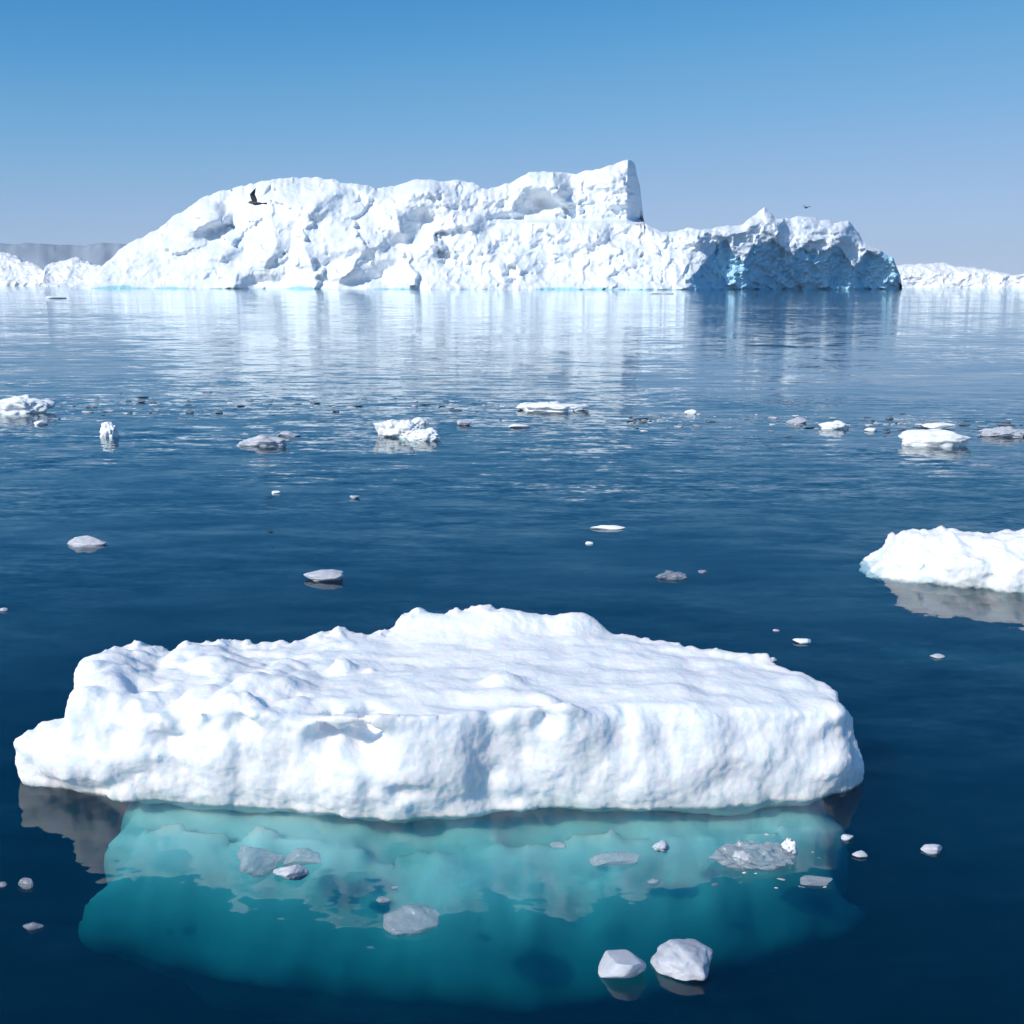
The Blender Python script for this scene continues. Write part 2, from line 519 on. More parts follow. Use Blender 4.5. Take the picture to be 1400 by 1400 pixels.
big = fbm(Pn, .012, 2, 5).reshape(GXm.shape)
# fracture planes: flat facets of many sizes, each tilted its own way
def facets(ncell, tilt, seed, warp, stretch):
    r = np.random.default_rng(seed)
    cx = r.uniform(GX0, GX1, ncell); cy_ = r.uniform(GY0, GY1, ncell)
    tx = r.normal(0, tilt, ncell); ty = r.normal(0, tilt * .7, ncell)
    wx = GXm.ravel() + fbm(Pn, .05, 3, seed) * warp; wy = GYm.ravel() + fbm(Pn, .05, 3, seed + 7) * warp
    u = wx + wy * .35; v = (wy - wx * .2) * stretch; cu = cx + cy_ * .35; cv_ = (cy_ - cx * .2) * stretch
    best = np.full(u.shape, 1e9); out = np.zeros(u.shape)
    for k in range(ncell):
        near = np.abs(u - cu[k]) < 90
        dd = (u[near] - cu[k]) ** 2 + (v[near] - cv_[k]) ** 2
        bb = best[near]; m_ = dd < bb
        val = out[near]; val[m_] = (tx[k] * (GXm.ravel()[near] - cx[k]) + ty[k] * (GYm.ravel()[near] - cy_[k]))[m_]
        out[near] = val; best[near] = np.minimum(bb, dd)
    return out.reshape(GXm.shape)
frac = facets(170, .30, 5, 16, .75) * np.interp(gx, [80, 560, 640, 1240], [.62, .62, .55, .55])[None, :] \
    + facets(1100, .34, 9, 7, .8) * np.interp(gx, [80, 540, 620, 1240], [.2, .2, .8, .8])[None, :] * np.clip(.5 + 1.6 * fbm(Pn, .016, 2, 71), .1, 1).reshape(GXm.shape)
frac = gblur(frac, 1.2, 0) * .62
frac = gblur(frac, .8, 1)
up_h = np.clip(396 - GYm, 0, 200)
cot = np.interp(gx, [80, 150, 300, 500, 540, 640, 700, 880, 900, 1000, 1230], [.9, .85, .62, .5, .6, .62, .7, .7, .6, .3, .25])[None, :]
base = 790 + up_h * cot * .55 * 1.3
# debris slope in front of the tower: the tower stands back, steep
tw = sstep(650, 700, GXm) * (1 - sstep(884, 890, GXm)) * (1 - sstep(298, 306, GYm))
base = base + tw * (22 - np.clip(303 - GYm, 0, 90) * .45)
# right flank of the tower faces away from the sun
base = base + np.clip(GXm - 858.5 - (GYm - 222) * -.015, 0, 30) * 2.4 * (1 - sstep(302, 307, GYm)) * (GXm < 884)
# the low shelf swings away to the right and is undercut
sh = sstep(925, 965, GXm)
edge = np.interp(gx, [920, 955, 980, 994, 1016, 1030, 1055, 1095, 1135, 1165, 1195, 1228], [392, 374, 336, 332, 358, 330, 336, 345, 340, 356, 347, 353])[None, :]
edge = edge + (fbm(np.stack([gx, 0 * gx, 0 * gx], 1), .045, 4, 33, .6) * 9)[None, :]
under = sstep(-2.5, 2.5, GYm - edge) * sh
run = np.clip(GXm - 925, 0, 400)
base = base + run * .50 * sstep(925, 990, GXm) + under * 6 - under * np.clip(GYm - edge, 0, 60) * -.28
rel_amp = 1 + .2 * under
Ym = base + (rel * 1.0 + frac + lumps * np.interp(gx, [80, 520, 620, 940, 1000], [.22, .22, .8, .8, 1])[None, :] * (1 + 2.2 * under) - (rid - .5) * np.interp(gx, [80, 520, 620, 1240], [.9, .9, 1.8, 2.2])[None, :] + big * 8) * rel_amp
Ym = Ym - 4 * sstep(384, 395, GYm) * (1 - under)

def sampler(A, x0, y0):
    def f(px, py):
        x = np.clip(px - x0, 0, A.shape[1] - 1.001); y = np.clip(py - y0, 0, A.shape[0] - 1.001)
        i = x.astype(int); j = y.astype(int); a = x - i; b = y - j
        return (A[j, i] * (1 - a) + A[j, i + 1] * a) * (1 - b) + (A[j + 1, i] * (1 - a) + A[j + 1, i + 1] * a) * b
    return f
V, Q, n, nr, PXv = berg_grid(ridge, sampler(Ym, GX0, GY0), 96, 1229, 0, .75, 190, 110, 4.5, 3, 397)
Nn = vnormals(V, Q)
amp = np.clip(V[:, 2] / 6, 0, 1)
V = V + Nn * (fbm(V, .10, 4, 41, .5) * .42 * amp)[:, None]
fx = PXv[Q].mean(1); fz = V[Q][:, :, 2].mean(1)
ci = at_y(640, 396, 830.0); ci = (ci[0], ci[1], 0)
und = sampler(np.broadcast_to(under, GXm.shape).copy(), GX0, GY0)
# which faces belong to the undercut: project back to photo pixels
rel_ = V[Q].mean(1) - CAM
dep = rel_ @ fwd
fpx = 700 + F * (rel_ @ rt) / dep; fpy = 700 - F * (rel_ @ up) / dep
rowi = np.repeat(np.arange(nr - 1), n - 1)
isfront = rowi < 190
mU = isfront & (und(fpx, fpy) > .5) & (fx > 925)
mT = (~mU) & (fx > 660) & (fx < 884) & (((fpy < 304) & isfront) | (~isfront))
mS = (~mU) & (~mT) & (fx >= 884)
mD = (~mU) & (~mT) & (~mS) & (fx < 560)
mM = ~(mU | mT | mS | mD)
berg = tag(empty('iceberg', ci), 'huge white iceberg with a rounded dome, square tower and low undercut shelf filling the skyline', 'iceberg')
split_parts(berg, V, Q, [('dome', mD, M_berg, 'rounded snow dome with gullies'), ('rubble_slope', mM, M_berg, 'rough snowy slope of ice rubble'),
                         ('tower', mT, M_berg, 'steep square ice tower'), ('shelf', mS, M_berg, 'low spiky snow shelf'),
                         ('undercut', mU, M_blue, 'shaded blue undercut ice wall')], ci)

# --- far bergs
def far_berg(name, ridge, D, label, seed, back=120, jag=4, slope=.8, cliff=0, group=None):
    p = np.array(ridge); x0, x1 = p[0, 0], p[-1, 0]
    low = 394
    sx = D / F
    def Ymap(px, py):
        P = np.stack([px.ravel() * sx, py.ravel() * sx * 1.2, np.zeros(px.size)], 1)
        h = np.clip(395 - py, 0, 100) * sx
        hh = np.maximum(h - cliff, 0) * slope * 3 + np.minimum(h, cliff) * .2
        return D + hh + (billow(P, .022, 4, seed, .5) * 7 + fbm(P, .008, 2, seed + 9) * 22).reshape(px.shape)
    V, Q, n, nr, _ = berg_grid(ridge, Ymap, x0, x1, 0, 1.0, 46, back, jag, seed, low)
    N_ = vnormals(V, Q)
    V = V + N_ * (fbm(V, .07, 4, seed + 3, .6) * 2.0 * np.clip(V[:, 2] / 6, 0, 1))[:, None]
    c = V.mean(0); c[2] = 0
    return tag(mesh_obj(name, V, Q, M_far, origin=c), label, 'iceberg', group)
far_berg('iceberg', [(-60, 352), (-30, 346), (0, 346), (15, 349), (30, 356), (50, 362), (64, 372), (76, 388), (80, 393)], 1350,
         'low distant iceberg at the far left edge with a smooth rise to a white top', 51, cliff=8)
far_berg('iceberg', [(58, 390), (62, 362), (72, 357), (85, 358), (98, 353), (108, 352), (118, 357), (134, 362), (150, 366), (175, 372), (190, 390)], 1250,
         'small jagged white iceberg between the low left berg and the big dome', 67, cliff=3)
far_berg('iceberg', [(1180, 366), (1215, 364), (1240, 361), (1275, 360), (1305, 362), (1340, 368), (1372, 372), (1385, 376), (1420, 372), (1500, 371), (1560, 392)], 1500,
         'flat topped distant iceberg behind the right end of the big iceberg', 83, cliff=22, jag=2)

# --- distant land
def hills():
    D = 19000.0
    xs = np.arange(-420, 560, 4.0)
    top = np.interp(xs, [-420, -200, -60, 0, 30, 62, 68, 74, 80, 110, 160, 300, 420, 560], [352, 338, 336, 334, 333, 335, 338, 338, 335, 334, 333, 338, 352, 384])
    top = top + fbm(np.stack([xs, 0 * xs, 0 * xs], 1), .03, 5, 77, .6) * 4
    rows = []
    for k, f in enumerate(np.linspace(0, 1, 14)):
        py = 389 + (top - 389) * f
        P = np.stack([xs, np.full_like(xs, f * 60), 0 * xs], 1)
        rows.append(at_y(xs, py, D + f * 1500 + billow(P, .012, 3, 31) * 300))
    b = rows[-1].copy(); b[:, 1] += 2500; rows.append(b)
    b = b.copy(); b[:, 1] += 800; b[:, 2] = -5; rows.append(b)
    rows[0][:, 2] = -5
    Vg = np.array(rows); n = len(xs); I = np.arange(Vg.shape[0] * n).reshape(-1, n)
    Q = np.stack([I[:-1, :-1], I[:-1, 1:], I[1:, 1:], I[1:, :-1]], -1).reshape(-1, 4)
    m = plain_mat('hazed_hill_rock', (.20, .25, .32), .9, .0006, (.33, .39, .47))  # rock tones paled and blued: extra distance haze put into the colour
    return tag(mesh_obj('hills', Vg.reshape(-1, 3), Q, m), kind='structure')
hills()

# ------------------------------------------------------------------ floes
def xy(px, py, z=0.0):
    return tuple(at_z(px, py, z)[:2])

def floe_body(poly, ztop, h, zmax, wall, extra=None, k=.09, disp=None, zmin=-.22):
    P = np.array(poly)
    lo = P.min(0) - .35; hi = P.max(0) + .35
    xs = np.arange(lo[0], hi[0], h); ys = np.arange(lo[1], hi[1], h); zs = np.arange(zmin, zmax, h)
    X, Y = np.meshgrid(xs, ys, indexing='ij')
    d = sdpoly(X, Y, poly)
    zt = ztop(X, Y, d)
    Z = zs[None, None, :]
    A = d[:, :, None] + .05 * np.clip(Z, 0, 2) / .8 + 1.9 * np.clip(-Z - .005, 0, 1)
    B = (Z - zt[:, :, None]) * .85
    Fd = smax(A, B, k)
    C = (zmin + 1.5 * h) - Z
    Fd = np.maximum(Fd, C + 0 * Fd)
    if extra: Fd = extra(Fd, X, Y, Z, xs, ys, zs)
    mk = np.abs(Fd) < .42
    i, j, l = np.nonzero(mk)
    pts = np.stack([xs[i], ys[j], zs[l]], 1)
    wt_ = np.clip(1 - (B[mk] - A[mk]) / .12, 0, 1)          # 1 on the walls, 0 on the flat top
    Fd[mk] += wall(pts, wt_)
    return surface_nets(Fd.astype(np.float32), (lo[0], lo[1], zmin), h)

# --- the near floe
front = [(92, 1086, 0), (200, 1100, 0), (300, 1108, 0), (420, 1116, 0), (520, 1123, 0), (620, 1118, 0), (720, 1110, 0), (830, 1107, 0),
         (950, 1105, 0), (1050, 1100, 0), (1130, 1092, 0), (1158, 1082, 0), (1183, 1064, 0)]
backp = [(1160, 968, .62), (1140, 938, .7), (1115, 918, .76), (1060, 905, .77), (1010, 893, .78), (945, 882, .78), (930, 870, .84), (880, 858, .85),
         (830, 846, .88), (800, 828, 1.0), (760, 823, 1.05), (738, 834, .93), (700, 826, 1.03), (640, 821, 1.06), (580, 829, 1.0), (528, 848, .9),
         (450, 860, .85), (370, 869, .82), (285, 867, .84), (180, 871, .82), (122, 890, .76), (95, 912, .7), (88, 960, .6)]
FP = [xy(*p) for p in front + backp]
ledge = [xy(*p) for p in [(30, 1070, 0), (100, 1088, 0), (220, 1098, 0), (240, 985, .6), (90, 968, .55), (52, 976, .5), (26, 1000, .4)]]
humps = [  # px, py, z, radius x, radius y, height
    (648, 838, .95, .66, .42, .23), (700, 842, .95, .3, .2, .04), (782, 836, .95, .27, .30, .28), (818, 838, .92, .13, .12, .08), (720, 850, .9, .22, .16, .06),
    (468, 901, .88, .10, .08, .11), (505, 903, .88, .05, .04, .04), (690, 925, .88, .16, .12, .09), (680, 945, .85, .24, .1, .05), (745, 950, .85, .12, .08, .05),
    (150, 925, .8, .34, .26, .13), (190, 950, .78, .2, .14, .10), (135, 960, .7, .3, .2, .08), (370, 935, .85, .28, .18, .12), (402, 952, .85, .12, .1, .09),
    (330, 968, .78, .14, .1, .10), (300, 905, .85, .24, .18, .06), (270, 945, .8, .2, .14, .05), (185, 872, .8, .12, .14, .07), (222, 874, .8, .09, .1, .06),
    (250, 878, .8, .1, .1, .04), (288, 868, .82, .1, .1, .06), (335, 870, .82, .08, .1, .04), (938, 872, .8, .1, .12, .08), (870, 862, .84, .2, .2, .04),
    (1040, 900, .78, .12, .1, .035), (520, 985, .82, .2, .08, .03), (860, 962, .82, .3, .1, .02), (760, 970, .82, .3, .1, .03), (1090, 930, .76, .14, .12, .04),
    (240, 985, .7, .2, .14, -.05), (440, 965, .8, .18, .1, -.05), (560, 905, .85, .5, .2, -.02), (870, 905, .85, .5, .2, -.02)]
HM = [(*xy(a, b, c), d, e, f) for a, b, c, d, e, f in humps]

def near_top(X, Y, d):
    z = .80 + .012 * (Y - 8.5) + 0 * X
    z = z - .10 * sstep(-1.6, -3.6, X)
    z = z - .10 * sstep(1.2, 2.8, X)
    for hx, hy, sx, sy, a in HM:
        z = z + a * np.exp(-(((X - hx) / sx) ** 2 + ((Y - hy) / sy) ** 2) ** 1.6) * .9
    P = np.stack([X.ravel(), Y.ravel(), 0 * X.ravel()], 1)
    lum = sstep(-1.0, -2.2, X)
    z = z + (fbm(P, (.8, 1.6, 1), 3, 12, .5) * .05 + fbm(P, (2.2, 4.5, 1), 3, 14, .5) * .022).reshape(X.shape)
    z = z + ((billow(P, 1.3, 3, 19, .5) * .085).reshape(X.shape)) * (.10 + .9 * lum)
    rim = np.exp(-((d + .10) / .10) ** 2)
    z = z + rim * (np.clip(fbm(P, 5.5, 3, 27, .6), -.1, 1) * .085).reshape(X.shape) * (.35 + .65 * sstep(9, 9.5, Y))
    return z

cav = [(*at_z(500, 1002, .60), .20, .24, .15, .24), (*at_z(448, 998, .62), .12, .2, .12, .16), (*at_z(335, 985, .68), .12, .12, .08, .10), (*at_z(418, 960, .84), .14, .09, .08, .10),
       (*at_z(150, 1010, .50), .13, .14, .09, .10), (*at_z(745, 988, .72), .10, .14, .10, .12), (*at_z(1005, 975, .78), .24, .16, .06, .10), (*at_z(1100, 950, .79), .18, .16, .08, .12),
       (*at_z(555, 1072, .24), .12, .10, .08, .07), (*at_z(250, 1000, .5), .14, .12, .07, .08), (*at_z(850, 1000, .6), .1, .12, .2, .05)]
def near_extra(Fd, X, Y, Z, xs, ys, zs):
    dl = sdpoly(X, Y, ledge)
    P = np.stack([X.ravel(), Y.ravel(), 0 * X.ravel()], 1)
    zl = .50 + (billow(P, 1.9, 2, 61) * .10).reshape(X.shape) + .08 * sstep(-3.9, -3.2, X)
    # the ledge tip overhangs a little
    L_ = smax(dl[:, :, None] - .05 + .10 * np.clip((.35 - Z) / .35, 0, 1) + 1.9 * np.clip(-Z - .005, 0, 1), (Z - zl[:, :, None]) * .85, .16)
    L_ = np.maximum(L_, (-.22 + .04) - Z + 0 * L_)
    Fd = smin(Fd, L_, .10)
    for cx, cy_, cz, ax, ay, az, dep in cav:      # scooped hollows
        e = ((X - cx) / ax)[:, :, None] ** 2 + ((Y - cy_ + .12) / (ay + .12))[:, :, None] ** 2 + ((Z - cz) / az) ** 2
        Fd = Fd + dep * np.exp(-e ** 1.6)
    # undercut notch at the waterline
    return Fd
def near_wall(p, wt_):
    a = fbm(p, (1.1, 1.1, .9), 2, 71) * .11
    b = -billow(p, (1.5, 1.5, 1.9), 2, 75, .4) * .050 + fbm(p, (4.5, 4.5, 1.1), 3, 77, .5) * .022 * np.clip(1 - p[:, 2] / .9, .2, 1)
    c = fbm(p, (6, 6, 3), 3, 79, .5) * .011
    low = np.clip(1 - np.abs(p[:, 2] - .02) / .16, 0, 1) * .035
    return (a + b) * (.12 + .88 * wt_) + c * (.35 + .65 * wt_) + low * wt_
V, Q = floe_body(FP, near_top, .026, 1.5, near_wall, near_extra)
V, Q = subdivide(V, Q)
Nn = vnormals(V, Q)
flat = np.clip((Nn[:, 2] - .75) / .2, 0, 1)
V = V + Nn * ((fbm(V, 9, 3, 91, .5) * .007) * (1 - .5 * flat) - billow(V, 3.2, 2, 95) * .008 * (1 - .8 * flat) + fbm(V, 21, 3, 97, .6) * .0055 * (1 - .45 * flat))[:, None]
fo = (*xy(600, 1000, .3), 0)
floe = tag(empty('ice_floe', fo), 'large white snow topped ice floe in front with its pale turquoise foot showing under water', 'ice floe')
mesh_obj('floe_body', V, Q, M_floe, parent=floe, origin=fo)

# its foot under the water
def under_pt(px, py, z): return tuple(at_z(px, py, z)[:2])
UP = [under_pt(px, py, z) for px, py, z in [(160, 1150, -.5), (132, 1208, -.7), (52, 1266, -.95), (90, 1290, -.95), (200, 1302, -.95), (330, 1330, -.95), (450, 1347, -.95), (600, 1362, -.95),
                             (740, 1366, -.95), (850, 1352, -.95), (960, 1331, -.95), (1090, 1288, -.95), (1175, 1258, -.95), (1204, 1232, -.85), (1160, 1192, -.65), (1142, 1130, -.5)]]
UP += [xy(1130, 945, .3), xy(900, 900, .3), xy(700, 880, .3), xy(400, 900, .3), xy(190, 930, .3)]
def foot():
    P = np.array(UP); lo = P.min(0) - .5; hi = P.max(0) + .5; h = .05
    xs = np.arange(lo[0], hi[0], h); ys = np.arange(lo[1], hi[1], h); zs = np.arange(-2.6, .05, h)
    X, Y = np.meshgrid(xs, ys, indexing='ij'); Z = zs[None, None, :]
    d = sdpoly(X, Y, UP); df = sdpoly(X, Y, FP)
    out = np.clip(df, 0, 5)
    PP = np.stack([X.ravel(), Y.ravel(), 0 * X.ravel()], 1)
    q = out / np.maximum(out - np.minimum(d, 0) + 1e-6, .05)
    zt = -.22 - .52 * q - .38 * sstep(-.5, .05, d) + fbm(PP, 1.3, 4, 8, .55).reshape(X.shape) * .13
    zt = np.where(df < 0, np.minimum(-.10 - .20 * sstep(-.5, 0, df), zt + .4), zt)
    Fd = smax(d[:, :, None] + .82 * np.clip(-Z - .95, 0, 3), (Z - zt[:, :, None]) * .8, .30)
    Fd = np.maximum(Fd, -2.45 - Z + 0 * Fd)
    mk = np.abs(Fd) < .5
    i, j, l = np.nonzero(mk)
    Fd[mk] += fbm(np.stack([xs[i], ys[j], zs[l]], 1), 1.5, 3, 101) * .09
    return surface_nets(Fd.astype(np.float32), (lo[0], lo[1], -2.6), h)
V, Q = foot()
mesh_obj('submerged_foot', V, Q, M_under, parent=floe, origin=fo)

# --- the floe at the right edge
RF = [xy(*p) for p in [(1146, 770, 0), (1180, 784, 0), (1245, 796, 0), (1310, 802, 0), (1380, 810, 0), (1450, 814, 0), (1580, 810, 0)]]
RP = RF + [(x * 1.02, y + (1.5 if k < 5 else .9)) for k, (x, y) in enumerate(RF[::-1])]
RX = np.array([1140, 1160, 1176, 1196, 1214, 1230, 1240, 1288, 1296, 1305, 1330, 1360, 1400, 1450, 1600.])
RPY = np.array([768, 760, 752, 746, 745, 734, 731, 731, 722, 726, 728, 732, 726, 724, 728.])
RY = np.interp(RX, [1170, 1250, 1310, 1600], [RF[0][1], RF[2][1], RF[3][1], RF[5][1]]) + .62
RZ = at_y(RX, RPY, RY)
def right_top(X, Y, d):
    zr = np.interp(X, RZ[:, 0], RZ[:, 2])
    z = zr * (.62 + .38 * sstep(.05, .6, -d))
    P = np.stack([X.ravel(), Y.ravel(), 0 * X.ravel()], 1)
    return z + (billow(P, 1.2, 2, 119, .5) * .05 + np.clip(fbm(P, 2.4, 3, 121, .55), -.3, 1) * .06).reshape(X.shape)
def right_wall(p, wt_):
    return (-billow(p, 1.5, 2, 131, .5) * .09) * (.15 + .85 * wt_) + fbm(p, 6, 3, 133) * .022
V, Q = floe_body(RP, right_top, .04, 1.3, right_wall, None, .10)
V, Q = subdivide(V, Q)
V = V + vnormals(V, Q) * (fbm(V, 9, 3, 141, .6) * .02)[:, None]
ro = (*xy(1370, 770, .2), 0)
rfloe = tag(empty('ice_floe', ro), 'knobbly white ice floe cut off by the right edge, with broken reflection below', 'ice floe')
mesh_obj('floe_body', V, Q, M_floe, parent=rfloe, origin=ro)
def rfoot():
    P = np.array(RP); c = P.mean(0); UPr = [tuple(c + (p - c) * np.array([.9, .8])) for p in P]
    UPr = np.array(UPr); lo = UPr.min(0) - .5; hi = UPr.max(0) + .5; h = .09
    xs = np.arange(lo[0], hi[0], h); ys = np.arange(lo[1], hi[1], h); zs = np.arange(-1.7, .06, h)
    X, Y = np.meshgrid(xs, ys, indexing='ij'); Z = zs[None, None, :]
    d = sdpoly(X, Y, [tuple(p) for p in UPr])
    Fd = smax(d[:, :, None] + .4 * np.clip(-Z - .3, 0, 3), Z + 1.15 + 0 * d[:, :, None], .2)
    Fd = np.maximum(Fd, -1.5 - Z + 0 * Fd)
    return surface_nets(Fd.astype(np.float32), (lo[0], lo[1], -1.7), h)
V, Q = rfoot()
mesh_obj('submerged_foot', V, Q, M_under, parent=rfloe, origin=ro)

# ------------------------------------------------------------------ drifting chunks
_ico = {}
def ico(sub):
    if sub not in _ico:
        bm = bmesh.new(); bmesh.ops.create_icosphere(bm, subdivisions=sub, radius=1)
        V = np.array([v.co[:] for v in bm.verts]); Q = np.array([[v.index for v in f.verts] for f in bm.faces]); bm.free()
        _ico[sub] = (V, Q)
    return _ico[sub]

def chunk_mesh(sx, sy, sz, seed, style='lump', sub=5, sink=.35):
    """a piece of ice sx wide, sy deep, standing sz above the water, the rest below"""
    V, Q = ico(sub); V = V.copy()
    r = np.random.default_rng(seed)
    U = V.copy()
    nrm = U
    if style in ('block', 'slab', 'crystal'):
        for k in range(11):
            a = r.normal(size=3); a[2] *= .8; a /= np.linalg.norm(a)
            c = r.uniform(.52, .86) if style != 'crystal' else r.uniform(.40, .74)
            s = V @ a
            kk = .05 if style != 'crystal' else .035
            V = V - a * (kk * np.log1p(np.exp(np.clip((s - c) / kk, -30, 30))) * .93)[:, None]
        rad = 1 + fbm(U, 1.6, 3, seed % 50) * (.12 if style != 'crystal' else .03)
    elif style == 'lump':
        rad = 1 + fbm(U, 1.1, 2, seed % 50) * .35 - billow(U, 1.7, 3, seed % 50 + 5, .5) * -.20
    elif style == 'hump':
        rad = 1 + fbm(U, 1.1, 4, seed % 50, .5) * .34
        V[:, 2] = np.where(V[:, 2] > 0, V[:, 2] * (1 - .25 * np.abs(V[:, 0])), V[:, 2])
    else:   # slush: a low rough raft
        rad = 1 + fbm(U, 1.6, 3, seed % 50) * .4
    V = V * rad[:, None]
    V = V / np.abs(V).max(0)
    if style in ('slab', 'slush'):
        V[:, 2] = np.sign(V[:, 2]) * np.abs(V[:, 2]) ** 1.2
    if style == 'slush':
        V[:, 2] += np.clip(fbm(U, 3.0, 3, seed % 50 + 2, .5), -.1, 1) * .4 * (U[:, 2] > 0)
        V[:, 2] /= np.abs(V[:, 2]).max()
    hz = sz / (1 - sink) / 2
    V = V * np.array([sx / 2, sy / 2, hz])
    V[:, 2] += sz - V[:, 2].max()
    return V, Q

def chunk(px, py, wpx, hpx, label, seed, style='lump', mat=None, name='ice_chunk', dr=.6, sub=5, group=None, sink=.35, rz=0, cat='ice chunk', tilt=0):
    """px, py: middle of its front waterline in the photo; wpx, hpx: its size there"""
    c = at_z(px, py, 0.0); dist = np.linalg.norm(c - CAM)
    sx = wpx * dist / F
    if py < 640: hpx = hpx * .86
    gr = math.atan2(CAM[2], np.linalg.norm(c[:2]))
    sy = sx * dr
    if hpx * dist / F < sy * math.sin(gr) * .9: sy = max(sx * .25, hpx * dist / F / math.sin(gr) * .75)
    sz = max((hpx * dist / F - sy * .5 * math.sin(gr)) / math.cos(gr), .02 + .04 * sx)
    if style == 'block' and sub < 5: sz *= .6
    V, Q = chunk_mesh(sx, sy, sz, seed, style, sub, sink)
    o = mesh_obj(name, V, Q, mat or M_white, smooth=True)
    o.location = (c[0], c[1] + sy * .42, 0); o.rotation_euler = (0, R(tilt), R(rz))
    return tag(o, label, cat, group)

# the wave of larger pieces in the middle distance
chunk(20, 566, 84, 28, 'wide white ice chunk cut off by the left edge, above the upright lump', 3, 'lump', dr=.5)
chunk(52, 581, 20, 7, 'small flat white ice piece just below the chunk at the left edge', 4, 'slab', sub=3)
chunk(147, 598, 24, 24, 'rounded upright white ice lump standing alone near the left', 8, 'lump', dr=.8)
chunk(358, 611, 72, 20, 'smooth greyish low ice hump left of the lumpy white cluster', 12, 'hump', M_pink, dr=.5)
chunk(393, 597, 32, 9, 'small flat ice piece touching behind the smooth greyish hump', 13, 'slab', M_pink, sub=4)
cl = at_z(557, 603); 
chunk(532, 598, 46, 30, 'left lump of the white ice cluster in the middle distance', 17, 'lump', dr=.7, group='lumps of the white ice cluster')
chunk(556, 599, 44, 30, 'middle lump of the white ice cluster in the middle distance', 19, 'lump', dr=.7, group='lumps of the white ice cluster')
chunk(582, 603, 54, 22, 'right lower lump of the white ice cluster in the middle distance', 22, 'lump', dr=.6, group='lumps of the white ice cluster')
chunk(572, 580, 28, 12, 'small back lump of the white ice cluster in the middle distance', 25, 'lump', dr=.6, sub=4, group='lumps of the white ice cluster')
chunk(632, 582, 26, 10, 'low grey white ice piece right of the lumpy cluster', 28, 'slab', M_pink, sub=4)
chunk(708, 585, 36, 11, 'small bright wedge shaped ice piece below the slush raft', 31, 'block', sub=4)
chunk(755, 563, 110, 18, 'long low raft of white slush under the tower reflection', 34, 'slush', dr=.5, name='slush_raft', cat='slush raft')
chunk(945, 566, 18, 12, 'small white ice piece alone right of the tower reflection', 37, 'block', sub=4)
chunk(1144, 587, 42, 14, 'bright humped ice piece in the brash right of centre', 41, 'lump', dr=.5)
chunk(1092, 579, 32, 11, 'low grey ice piece left of the bright humped piece', 44, 'slab', M_pink, sub=4)
chunk(1193, 590, 20, 6, 'tiny flat white ice piece between the humped piece and the smooth boulder', 47, 'slab', sub=3)
chunk(1290, 611, 100, 27, 'smooth rounded white ice boulder near the right edge', 52, 'hump', dr=.5)
chunk(1290, 587, 48, 10, 'flat white ice slab lying behind the smooth ice boulder', 55, 'slab', dr=.4)
chunk(1382, 598, 74, 17, 'rough slush raft at the right edge beside the smooth boulder', 58, 'slush', M_pink, dr=.5, name='slush_raft', cat='slush raft')
# nearer single pieces
chunk(115, 746, 54, 13, 'slim white ice sliver low on the left half of the open water', 61, 'slab', M_pink, dr=.3)
chunk(446, 795, 66, 17, 'low grey white ice slab behind the near floe', 66, 'slab', M_pink, dr=.4)
chunk(920, 792, 46, 12, 'dull grey half sunk ice piece in open water right of centre', 71, 'slush', M_clear, dr=.4)
chunk(962, 783, 14, 6, 'tiny grey ice bit beside the dull half sunk piece', 73, 'block', M_clear, sub=3)
chunk(806, 744, 11, 6, 'tiny white ice bit alone in the middle of the open water', 74, 'block', sub=3)
chunk(830, 724, 52, 6, 'thin streak of floating ice in the middle of the open water', 75, 'slab', dr=.2, sub=4)
chunk(376, 675, 14, 6, 'tiny white ice bit left of centre below the lumpy cluster', 76, 'block', sub=3)
chunk(484, 682, 16, 5, 'tiny flat ice bit below the lumpy cluster', 77, 'slab', M_pink, sub=3)
chunk(1100, 880, 28, 11, 'small white wedge of ice behind the right end of the near floe', 78, 'block', sub=4)
chunk(1058, 905, 11, 10, 'tiny grey ice point right behind the near floe rim', 79, 'block', M_pink, sub=3)
chunk(1283, 900, 20, 6, 'tiny flat grey ice piece in dark water below the right floe', 80, 'slab', M_pink, sub=3)
chunk(1062, 863, 9, 4, 'tiny ice speck above the small wedge behind the near floe', 81, 'block', M_pink, sub=3)
chunk(4, 836, 12, 7, 'tiny ice bit at the left edge above the near floe', 82, 'block', M_pink, sub=3)
# in front of the near floe
chunk(346, 1193, 66, 34, 'clear grey rounded ice piece over the submerged foot at left', 83, 'block', M_clear, dr=.8)
chunk(408, 1185, 58, 24, 'clear grey flat ice piece touching the rounded one over the foot', 86, 'slab', M_clear, dr=.6)
chunk(398, 1202, 50, 20, 'pale bluish thin ice slab below the pair of clear pieces', 88, 'slab', M_pink, dr=.5)
chunk(562, 1276, 80, 36, 'flat clear grey ice lump with darker rim over the turquoise foot', 91, 'slab', M_clear, dr=.8, rz=24)
chunk(842, 1184, 66, 18, 'long dull grey ice sliver over the submerged foot', 94, 'slab', M_clear, dr=.4, rz=10)
chunk(905, 1163, 24, 13, 'small pinkish white ice pebble beside the long grey sliver', 97, 'lump', M_pink, sub=4)
chunk(1038, 1190, 125, 36, 'flat mushy grey ice raft topped with bright crystals', 101, 'slush', M_clear, dr=.7, name='slush_raft', cat='slush raft')
chunk(1017, 1180, 30, 16, 'bright left crystal heap on the mushy grey raft', 103, 'slush', dr=.7, sub=4)
chunk(1080, 1168, 24, 20, 'bright right crystal heap on the mushy grey raft', 105, 'slush', dr=.7, sub=4)
chunk(1120, 1212, 44, 12, 'pale thin ice plate below the mushy grey raft', 107, 'slab', M_clear, dr=.5, sub=4)
